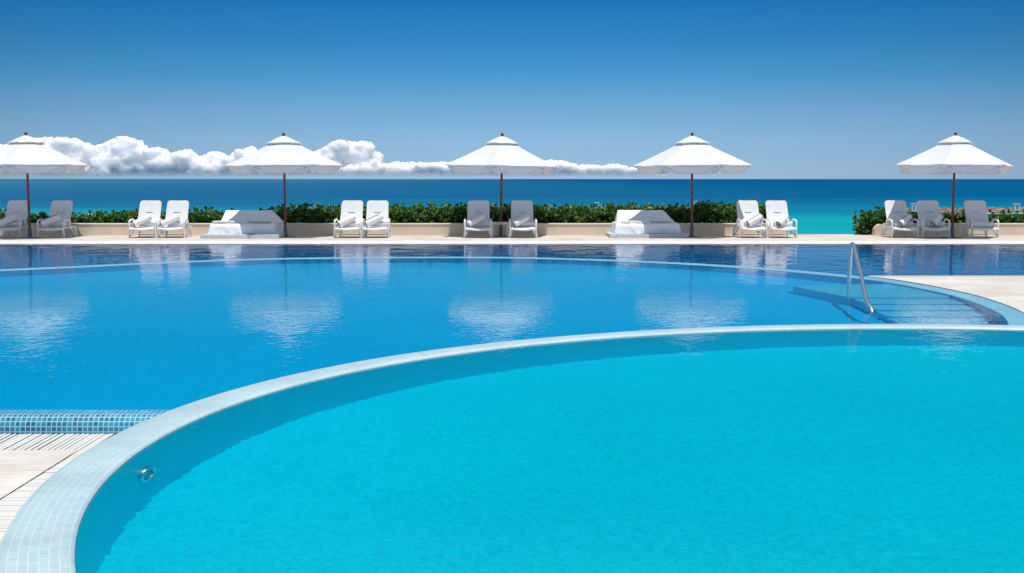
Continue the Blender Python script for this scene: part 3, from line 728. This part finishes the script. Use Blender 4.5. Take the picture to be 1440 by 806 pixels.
# ------------------------------------------------------------------ loungers
def make_lounger():
    root = empty('sun_lounger', (0, 0, 0)); W = 0.335
    # seat: gently dished sling
    m = MB(); nx, ny = 12, 10; top = []
    def seatz(u, v): return 0.285 + 0.045 * v - 0.028 * (1 - (2 * u - 1) ** 2) - 0.03 * max(0, 0.25 - v) / 0.25
    vs = []; fs = []
    for j in range(ny + 1):
        for i in range(nx + 1):
            u = i / nx; v = j / ny; vs.append((-0.30 + 0.60 * u, -0.14 + 0.72 * v, seatz(u, v)))
    n1 = len(vs); vs += [(x, y, z - 0.028) for x, y, z in vs]
    W1 = nx + 1
    for j in range(ny):
        for i in range(nx):
            a = j * W1 + i; fs.append((a, a + 1, a + W1 + 1, a + W1)); fs.append((n1 + a, n1 + a + W1, n1 + a + W1 + 1, n1 + a + 1))
    bd = [i for i in range(nx + 1)] + [j * W1 + nx for j in range(1, ny + 1)] + [ny * W1 + i for i in range(nx - 1, -1, -1)] + [j * W1 for j in range(ny - 1, 0, -1)]
    for q in range(len(bd)):
        a, b = bd[q], bd[(q + 1) % len(bd)]; fs.append((b, a, n1 + a, n1 + b))
    m.add(vs, fs); m.build('seat', M['sling'], root, smooth=True, angle=45)
    # backrest: rounded panel, slightly curved, on a raked plane
    yb, zb, yt, zt = 0.50, 0.315, 0.90, 1.0; H = math.hypot(yt - yb, zt - zb); dy, dz = (yt - yb) / H, (zt - zb) / H
    def P(u, v, off=0.0):  # u across -1..1, v along 0..1
        hw = 0.298 - 0.012 * v; ro = 0.07
        vv = v * H
        if vv > H - ro: hw -= ro - math.sqrt(max(0, ro * ro - (vv - (H - ro)) ** 2))
        o2 = off - 0.02 * (1 - u * u) + 0.03 * math.sin(PI * v) 
        return (hw * u, yb + dy * vv + dz * o2, zb + dz * vv - dy * o2)
    def backpanel(m, vlist, ulist, th):
        vs = []; fs = []; a = len(ulist)
        for v in vlist:
            for u in ulist: vs.append(P(u, v, 0.0))
        n1 = len(vs)
        for v in vlist:
            for u in ulist: vs.append(P(u, v, th))
        nv = len(vlist)
        for j in range(nv - 1):
            for i in range(a - 1):
                q = j * a + i; fs.append((q, q + 1, q + a + 1, q + a)); fs.append((n1 + q, n1 + q + a, n1 + q + a + 1, n1 + q + 1))
        bd = list(range(a)) + [j * a + a - 1 for j in range(1, nv)] + [(nv - 1) * a + i for i in range(a - 2, -1, -1)] + [j * a for j in range(nv - 2, 0, -1)]
        for q in range(len(bd)):
            x, y = bd[q], bd[(q + 1) % len(bd)]; fs.append((y, x, n1 + x, n1 + y))
        m.add(vs, fs)
    m = MB(); vl = [0, .08, .2, .32, .44, .56, .68, .8, .9, .93, .95, .965, .98, .99, .997, 1.0]
    backpanel(m, vl, [-1 + 2 * i / 12 for i in range(13)], 0.026); m.build('backrest', M['sling'], root, smooth=True, angle=45)
    m = MB(); pts = [P(-1, v, 0.008) for v in vl] + [P(1, v, 0.008) for v in vl[::-1]]; m.tube(pts, 0.017, 8); m.build('back_frame', M['resin'], root, smooth=True)
    m = MB(); pts = [P(-0.36 + 0.72 * t / 10, 0.56 - 0.02 * math.sin(PI * t / 10), -0.010) for t in range(11)]; m.tube(pts, [0.003] + [0.008] * 9 + [0.003], 6, flat=0.5); m.build('hand_slot', M['slot'], root, smooth=True)
    m = MB(); ln = []
    for s in (-1, 1): m.tube([(s * W, -0.12, 0.255), (s * W, 0.1, 0.27), (s * W, 0.5, 0.285), (s * W, 0.98, 0.275)], 0.023, 8, flat=1.0)
    m.tube([(-W, -0.12, 0.252), (0, -0.15, 0.226), (W, -0.12, 0.252)], 0.022, 8); m.tube([(-W, 0.98, 0.275), (W, 0.98, 0.275)], 0.02, 8)
    m.build('frame', M['resin'], root, smooth=True, angle=60)
    for s in (-1, 1):
        for y0, sp in ((0.0, 0.18), (0.92, -0.16)):
            m = MB(); xf = s * (W + 0.03)
            m.tube([(s * W, y0 - 0.02, 0.262), (xf, y0, 0.10), (xf, y0, 0.0)], [0.032, 0.027, 0.026], 8)
            m.tube([(s * (W - 0.07), y0 + sp, 0.262), (s * (W - 0.02), y0 + sp * 0.45, 0.11), (xf, y0, 0.012)], [0.024, 0.02, 0.02], 8)
            m.build('leg', M['resin'], root, smooth=True, angle=60)
        m = MB(); xa = s * (W + 0.025)
        m.tube([(xa, 0.02, 0.26), (xa, 0.0, 0.40), (xa, 0.03, 0.465), (xa, 0.09, 0.485), (xa, 0.36, 0.50), (xa, 0.46, 0.475), (xa - s * 0.01, 0.52, 0.40), (xa - s * 0.02, 0.53, 0.29)], [0.024, 0.024, 0.026, 0.027, 0.027, 0.025, 0.022, 0.02], 8)
        m.build('armrest', M['resin'], root, smooth=True, angle=60)
    m = MB(); m.tube([(-W - 0.03, 0.92, 0.05), (W + 0.03, 0.92, 0.05)], 0.014, 6); m.build('stretcher', M['resin'], root, smooth=True)
    return root

def spiral_towel(m, length, rad, turns=4):
    """a cloth wound round itself: spiral section swept along x"""
    n = 26 * turns // 2; vs = []; fs = []; k = 8
    for i in range(n + 1):
        t = i / n; a = t * turns * 2 * PI; r = rad * (0.18 + 0.82 * t)
        for j in range(k + 1):
            x = (j / k - 0.5) * length * (1 + 0.02 * math.sin(a * 0.7))
            rr = r * (1 + 0.025 * math.sin(j * 1.7 + a)) * (1 - 0.08 * abs(j / k - 0.5) ** 2)
            vs.append((x, rr * math.cos(a), rr * math.sin(a) * 0.92))
    for i in range(n):
        for j in range(k): fs.append((i * (k + 1) + j, i * (k + 1) + j + 1, (i + 1) * (k + 1) + j + 1, (i + 1) * (k + 1) + j))
    m.add(vs, fs)
m = MB(); spiral_towel(m, 0.52, 0.105); TOWEL = m.build('rolled_towel', M['towel'], smooth=True)
m = MB(); spiral_towel(m, 0.50, 0.085); FLAT = m.build('rolled_towel', M['towel'], smooth=True)

loung = make_lounger()
Lx = [(9, 'white lounger in shade cut by the left picture edge, left of the leftmost parasol pole', 0.0),
      (71, 'white lounger in shade just right of the leftmost parasol pole', 0.0),
      (200, 'sunlit white lounger of a pair by the wall, farther from the solid-platform daybed', 0),
      (240, 'sunlit white lounger of a pair by the wall, nearer to the solid-platform daybed', 0),
      (489, 'sunlit white lounger right of the second parasol, left one of its pair', 0),
      (528, 'sunlit white lounger right of the second parasol, right one of its pair', 0),
      (672, 'shaded white lounger left of the little side table and middle parasol pole', 0),
      (735.6, 'shaded white lounger right of the little side table and middle parasol pole', 0),
      (1060, 'sunlit white lounger in front of the hedge end, right of the fourth parasol', 0),
      (1101.5, 'sunlit white lounger beside the open gap, turquoise sea right behind it', 0),
      (1273.5, 'white lounger with a diagonal shadow edge across its backrest by the rounded wall end', 0),
      (1316, 'shaded white lounger just left of the rightmost parasol pole', 0),
      (1384.6, 'shaded white lounger right of the rightmost parasol pole with a single towel', 0)]
who = ['cut by the left picture edge', 'just right of the leftmost pole', 'two left of the solid daybed', 'next to the solid daybed',
       'right of the second parasol, nearest that parasol', 'second to the right of the second parasol', 'left of the little side table', 'right of the little side table',
       'at the hedge end', 'beside the open sea gap', 'with a diagonal shadow edge', 'just left of the rightmost pole', 'right of the rightmost pole']
for i, (px, lab, rz) in enumerate(Lx):
    o = loung if i == 0 else copy_tree(loung)
    D = 35.5 + random.uniform(-0.04, 0.06); X = (px - 720) / 1820 * 35.5; rz = R(random.uniform(-2.0, 2.0))
    o.location = (X, D, DZ); o.rotation_euler = (0, 0, rz); tag(o, lab, 'sun lounger', 'white loungers along the planter wall')
    cs, sn = math.cos(rz), math.sin(rz)
    def W3(x, y, z): return (X + x * cs - y * sn, D + x * sn + y * cs, DZ + z)
    t = FLAT if i == 0 else FLAT.copy()
    if i > 0: COL.objects.link(t)
    if i == 12:
        t.location = W3(0.0, 0.22, 0.365); t.rotation_euler = (R(20), 0, rz + R(2)); t.scale = (1.25, 1.25, 0.95)
        tag(t, 'single rolled white towel on the lounger ' + who[i], 'towel', 'rolled towels on the loungers'); continue
    t.location = W3(0.06 + random.uniform(-0.02, 0.03), 0.33, 0.378); t.rotation_euler = (random.uniform(0, 3), 0, rz + R(random.uniform(-5, 5)))
    tag(t, 'flat-lying rolled white towel on the lounger ' + who[i], 'towel', 'rolled towels on the loungers')
    t2 = TOWEL if i == 0 else TOWEL.copy()
    if i > 0: COL.objects.link(t2)
    dx = 0.05 if i in (8, 10, 11) else (-0.06 if i != 9 else 0.0)
    ya = R({8: 30, 9: 52, 10: 42, 11: 50}.get(i, 30 + random.uniform(-4, 8)))
    t2.location = W3(dx, 0.17, 0.478); t2.rotation_euler = (random.uniform(0, 2), R(-22), rz + ya)
    tag(t2, 'rolled white towel propped aslant on the lounger ' + who[i], 'towel', 'rolled towels on the loungers')

# ------------------------------------------------------------------ side table
st = empty('side_table', (-0.33, 36.35, DZ)); tag(st, 'small white slatted side table between two shaded loungers', 'side table')
m = MB()
for k in range(6): m.box(-0.25 + k * 0.0845, -0.25 + k * 0.0845 + 0.076, -0.22, 0.22, 0.385, 0.41, bev=0.006)
m.box(-0.245, 0.245, -0.215, -0.185, 0.345, 0.3845, bev=0.004); m.box(-0.245, 0.245, 0.185, 0.215, 0.345, 0.3845, bev=0.004)
m.build('table_top', M['resin'], st)
for sx_ in (-1, 1):
    for sy_ in (-1, 1):
        m = MB(); a = sx_ * 0.205; b = sy_ * 0.16; m.box(a - 0.035, a + 0.035, b - 0.02, b + 0.02, 0.0, 0.3445, bev=0.008); m.build('leg', M['resin'], st)

# ------------------------------------------------------------------ daybeds
def wr(x, y, z, a, s): return a * noise.noise(Vector((x * s, y * s, z * s)))
def make_daybed(slatted):
    root = empty('daybed', (0, 0, 0))
    pl = empty('platform', (0, 0, 0)); pl.parent = root
    m = MB()
    if slatted:
        for k in range(12):
            x = -1.075 + k * 0.1805; m.box(x, x + 0.165, 0.012, 1.95, 0.075, 0.105, bev=0.004)
        m.box(-1.07, 1.07, 0.0, 0.035, 0.0, 0.0735, bev=0.004); m.box(-1.07, 1.07, 0.95, 1.0, 0.0, 0.073); m.box(-1.07, 1.07, 1.90, 1.94, 0.0, 0.073)
        m.box(-1.072, -1.045, 0.04, 1.89, 0.0, 0.073); m.box(1.045, 1.072, 0.04, 1.89, 0.0, 0.073)
    else:
        m.box(-1.07, 1.07, 0.0, 1.95, 0.0, 0.105, bev=0.012)
    m.build('deck_boards', M['pallet'], pl)
    # draped mattress
    x0, x1, y0, y1, z0, z1 = -0.88, 0.86, 0.42, 1.98, 0.107, 0.385
    m = MB(); nx, nv = 40, 44
    prof = [(y0 - 0.015, z0)] + [(y0 - 0.012, z0 + (z1 - z0 - 0.09) * t / 5) for t in range(1, 6)] + [(y0 + 0.09 - 0.09 * math.cos(R(a)) - 0.012, z1 - 0.09 + 0.09 * math.sin(R(a))) for a in (18, 36, 54, 72, 90)] + [(y0 + 0.09 + (y1 - y0 - 0.14) * t / 14, z1) for t in range(1, 15)] + [(y1, z1 - 0.05), (y1, z0)]
    vs = []; fs = []
    for (y, z) in prof:
        for i in range(nx + 1):
            u = i / nx; x = x0 + (x1 - x0) * u; dz = 0
            e = min(u, 1 - u)
            zz_ = z
            hang = (z1 - z) / (z1 - z0)
            dyy = -0.045 * hang * (0.5 + noise.noise(Vector((x * 3.2, 1.3, z * 1.2)))) - 0.035 * hang * noise.noise(Vector((x * 7 + z * 5, 5.0, 0))) - 0.012 * noise.noise(Vector((x * 13 - z * 9, 2.0, 0)))
            if hang > 0.95: zz_ += 0.02 * max(0, noise.noise(Vector((x * 4, 7.7, 0))))
            zz_ += wr(x, y, 0, 0.014, 4) * (1 - hang)
            vs.append((x * (1 + 0.075 * hang), y + dyy, zz_))
    k = nx + 1
    for j in range(len(prof) - 1):
        for i in range(nx): fs.append((j * k + i, j * k + i + 1, (j + 1) * k + i + 1, (j + 1) * k + i))
    m.add(vs, fs)
    # side drapes
    for s, xs_ in ((-1, x0), (1, x1)):
        idx = [(j, (0 if s < 0 else nx)) for j in range(len(prof))]
        ny_ = 16; vs = []; fs = []
        for j in range(ny_ + 1):
            y = y0 + (y1 - y0) * j / ny_
            for q in range(6):
                t = q / 5; z = z1 - (z1 - z0) * t; r = 0.02 * math.sin(t * PI / 2)
                vs.append((xs_ + s * (r + 0.05 * t * (0.6 + noise.noise(Vector((y * 3.5, s * 3.0, t))))), y, z + (0.003 if q == 0 else 0)))
        for j in range(ny_):
            for q in range(5): fs.append((j * 6 + q, j * 6 + q + 1, (j + 1) * 6 + q + 1, (j + 1) * 6 + q))
        m.add(vs, fs)
    m.build('mattress', M['sheet'], root, smooth=True, angle=70)
    # raised back under the same sheet: raked front, rolled top, right side draped outwards
    bz = 0.725; zb_ = z1 + 0.004; prof = [(1.27, zb_)] + [(1.27 + 0.36 * t / 8, zb_ + (bz - 0.07 - zb_) * t / 8) for t in range(1, 9)] + [(1.66, bz - 0.038), (1.69, bz - 0.016), (1.73, bz - 0.003), (1.78, bz), (1.83, bz - 0.012), (1.865, bz - 0.035)] + [(1.88 + 0.12 * t / 4, bz - 0.05 - (bz - 0.05 - zb_) * t / 4) for t in range(5)]
    m = MB(); vs = []; fs = []; nL, nC, nR = 5, 34, 12
    for (y, z) in prof:
        h = (z - zb_) / (bz - zb_); xl = -0.80 + 0.07 * h; xr = 0.74 - 0.20 * h; row = []
        for i in range(nL): t = 1 - i / nL; row.append((xl - 0.05 * t * h, y + 0.02 * t, z - (z - zb_) * t ** 1.6))
        for i in range(nC + 1): row.append((xl + (xr - xl) * i / nC, y, z - 0.035 * h * (1 - h) * 4 * math.sin(PI * i / nC)))
        for i in range(1, nR + 1):
            t = i / nR; row.append((xr + (0.885 - xr) * t, y + 0.03 * t, z - (z - zb_) * t ** 1.25))
        for (x, yy, zz_) in row:
            a_ = 0.034 * h * (1.3 - h) + 0.006
            f1 = noise.noise(Vector((x * 3.1, yy * 2 + zz_ * 3, 1.0))); f2 = noise.noise(Vector((x * 8 - zz_ * 7, yy * 3, 4.0))); f3 = noise.noise(Vector((x * 15 + zz_ * 9, yy * 4, 9.0)))
            d_ = a_ * (f1 + 0.7 * f2 + 0.3 * f3)
            vs.append((x + 0.3 * d_, yy - d_, zz_ + 0.7 * d_ * h))
    k = nL + nC + 1 + nR
    for j in range(len(prof) - 1):
        for i in range(k - 1): fs.append((j * k + i, j * k + i + 1, (j + 1) * k + i + 1, (j + 1) * k + i))
    m.add(vs, fs)
    m.build('backrest', M['sheet'], root, smooth=True)
    return root
def place_daybed(slat, px, py, label):
    o = make_daybed(slat); D = 1.62 * 1820 / (py - 251.5); o.location = ((px - 720) / 1820 * D, D, DZ); tag(o, label, 'daybed', 'daybeds beside the parasols'); return o
d1 = place_daybed(False, 336.5, 335.3, 'white sheeted daybed on a solid pale platform, half shaded, left of the middle')
d2 = place_daybed(True, 913.5, 334.8, 'white sheeted daybed on a slatted pale platform, half shaded, right of the middle')
def folded(x, y, z, wx, wy, h, rz, label):
    m = MB(); 
    for k in range(3):
        m.box(-wx / 2 + random.uniform(-0.008, 0.008), wx / 2 + random.uniform(-0.008, 0.008), -wy / 2 + random.uniform(-.01, .01), wy / 2, h * k / 3 + 0.001, h * (k + 1) / 3 - 0.001, bev=h / 7)
    o = m.build('folded_towel', M['towel'], smooth=True); o.location = (x, y, z); o.rotation_euler = (0, 0, rz); tag(o, label, 'towel', 'folded towels on the daybeds'); return o
a = d1.location; b = d2.location
folded(a.x - 0.56, a.y + 0.72, DZ + 0.395, 0.62, 0.42, 0.06, R(3), 'folded white towel in sun on the solid-platform daybed')
folded(a.x + 0.36, a.y + 0.95, DZ + 0.395, 0.62, 0.36, 0.06, R(-2), 'folded white towel in shade on the solid-platform daybed')
folded(b.x - 0.44, b.y + 0.72, DZ + 0.395, 0.60, 0.42, 0.055, R(-5), 'folded white towel in sun on the slatted-platform daybed')
folded(b.x + 0.40, b.y + 0.98, DZ + 0.395, 0.56, 0.34, 0.06, R(2), 'folded white towel in shade on the slatted-platform daybed')

# ------------------------------------------------------------------ far breakwater and white huts on it
def rocks(m, x0, x1, y, zt, n, sd):
    rs = random.Random(sd)
    ico = bmesh.new(); bmesh.ops.create_icosphere(ico, subdivisions=1, radius=1.0); ico.verts.index_update()
    iv = [v.co.copy() for v in ico.verts]; ifc = [[v.index for v in f.verts] for f in ico.faces]; ico.free()
    for i in range(n):
        x = x0 + (x1 - x0) * i / n + rs.uniform(-0.5, 0.5)
        for lay in range(4):
            r = rs.uniform(0.4, 0.8); c = Vector((x + rs.uniform(-.5, .5), y - 1.2 + lay * 0.7 + rs.uniform(-.4, .4), SEA_Z + (zt - SEA_Z - r * 0.5) * min(1.0, (0.25 + lay * 0.28)) + rs.uniform(-.15, .15)))
            m.add([c + Vector((v.x * r * rs.uniform(.8, 1.3), v.y * r, v.z * r * rs.uniform(.6, 1.0))) for v in iv], ifc)
m = MB(); rocks(m, 96, 160, 322, -5.75, 110, 1)
tag(m.build('breakwater', M['rock']), 'reddish rock breakwater in the sea behind the rightmost hedge', 'breakwater')
m = MB(); rocks(m, 23.5, 44, 330, -5.55, 44, 2)
tag(m.build('breakwater', M['rock']), 'reddish rock breakwater just above the slatted-platform daybed', 'breakwater')
def hut(px, ptop, pbot, wpx, label, kind):
    Y = 318.0; s = Y / 1820; x = (px - 720) * s; zb = CZ - (pbot - 251.5) * s; zt = CZ - (ptop - 251.5) * s; w_ = wpx * s
    zf = SEA_Z if kind != 'low' else SEA_Z
    e = empty('beach_hut', (x, Y, SEA_Z)); tag(e, label, 'beach hut', 'small white huts far out along the shore')
    m = MB(); m.box(-w_ / 2, w_ / 2, 0, w_, zb - SEA_Z, zt - SEA_Z - 0.12, bev=0.02)
    m.build('wall', M['white_paint'], e)
    m = MB(); m.box(-w_ / 2 - 0.1, w_ / 2 + 0.1, -0.1, w_ + 0.1, zt - SEA_Z - 0.118, zt - SEA_Z, bev=0.02); m.build('roof', M['white_paint'], e)
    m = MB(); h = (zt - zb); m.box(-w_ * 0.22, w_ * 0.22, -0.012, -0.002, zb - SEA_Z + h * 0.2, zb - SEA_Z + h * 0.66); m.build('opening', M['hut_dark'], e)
    for s_ in (-1, 1):
        for d in (0.06, w_ - 0.06):
            m = MB(); m.tube([(s_ * (w_ / 2 - 0.06), d, -0.3), (s_ * (w_ / 2 - 0.06), d, zb - SEA_Z + 0.005)], 0.06, 6); m.build('leg', M['white_paint'], e)
hut(839.5, 284.5, 292.5, 6.2, 'small white hut with an arched dark opening left of the slatted daybed', '')
hut(848.5, 288, 292.5, 7, 'low white hut between the arched hut and the slatted daybed', '')
hut(977.5, 283, 292, 5.4, 'small tall white hut just right of the fourth parasol pole', '')
hut(995, 286, 291.5, 6.5, 'small white hut above the hedge right of the fourth parasol', '')
hut(441, 289, 292, 6, 'tiny white hut roof showing above the hedge right of the second parasol', '')
hut(431, 292.6, 295.5, 5.6, 'tiny lower white hut roof peeping through the hedge near the second parasol', '')
hut(1284.5, 286, 297.5, 6.5, 'white hut seen between the half-shaded lounger and its neighbour', '')
hut(1429.5, 286.6, 295.5, 8, 'white hut on the breakwater at the right picture edge', '')
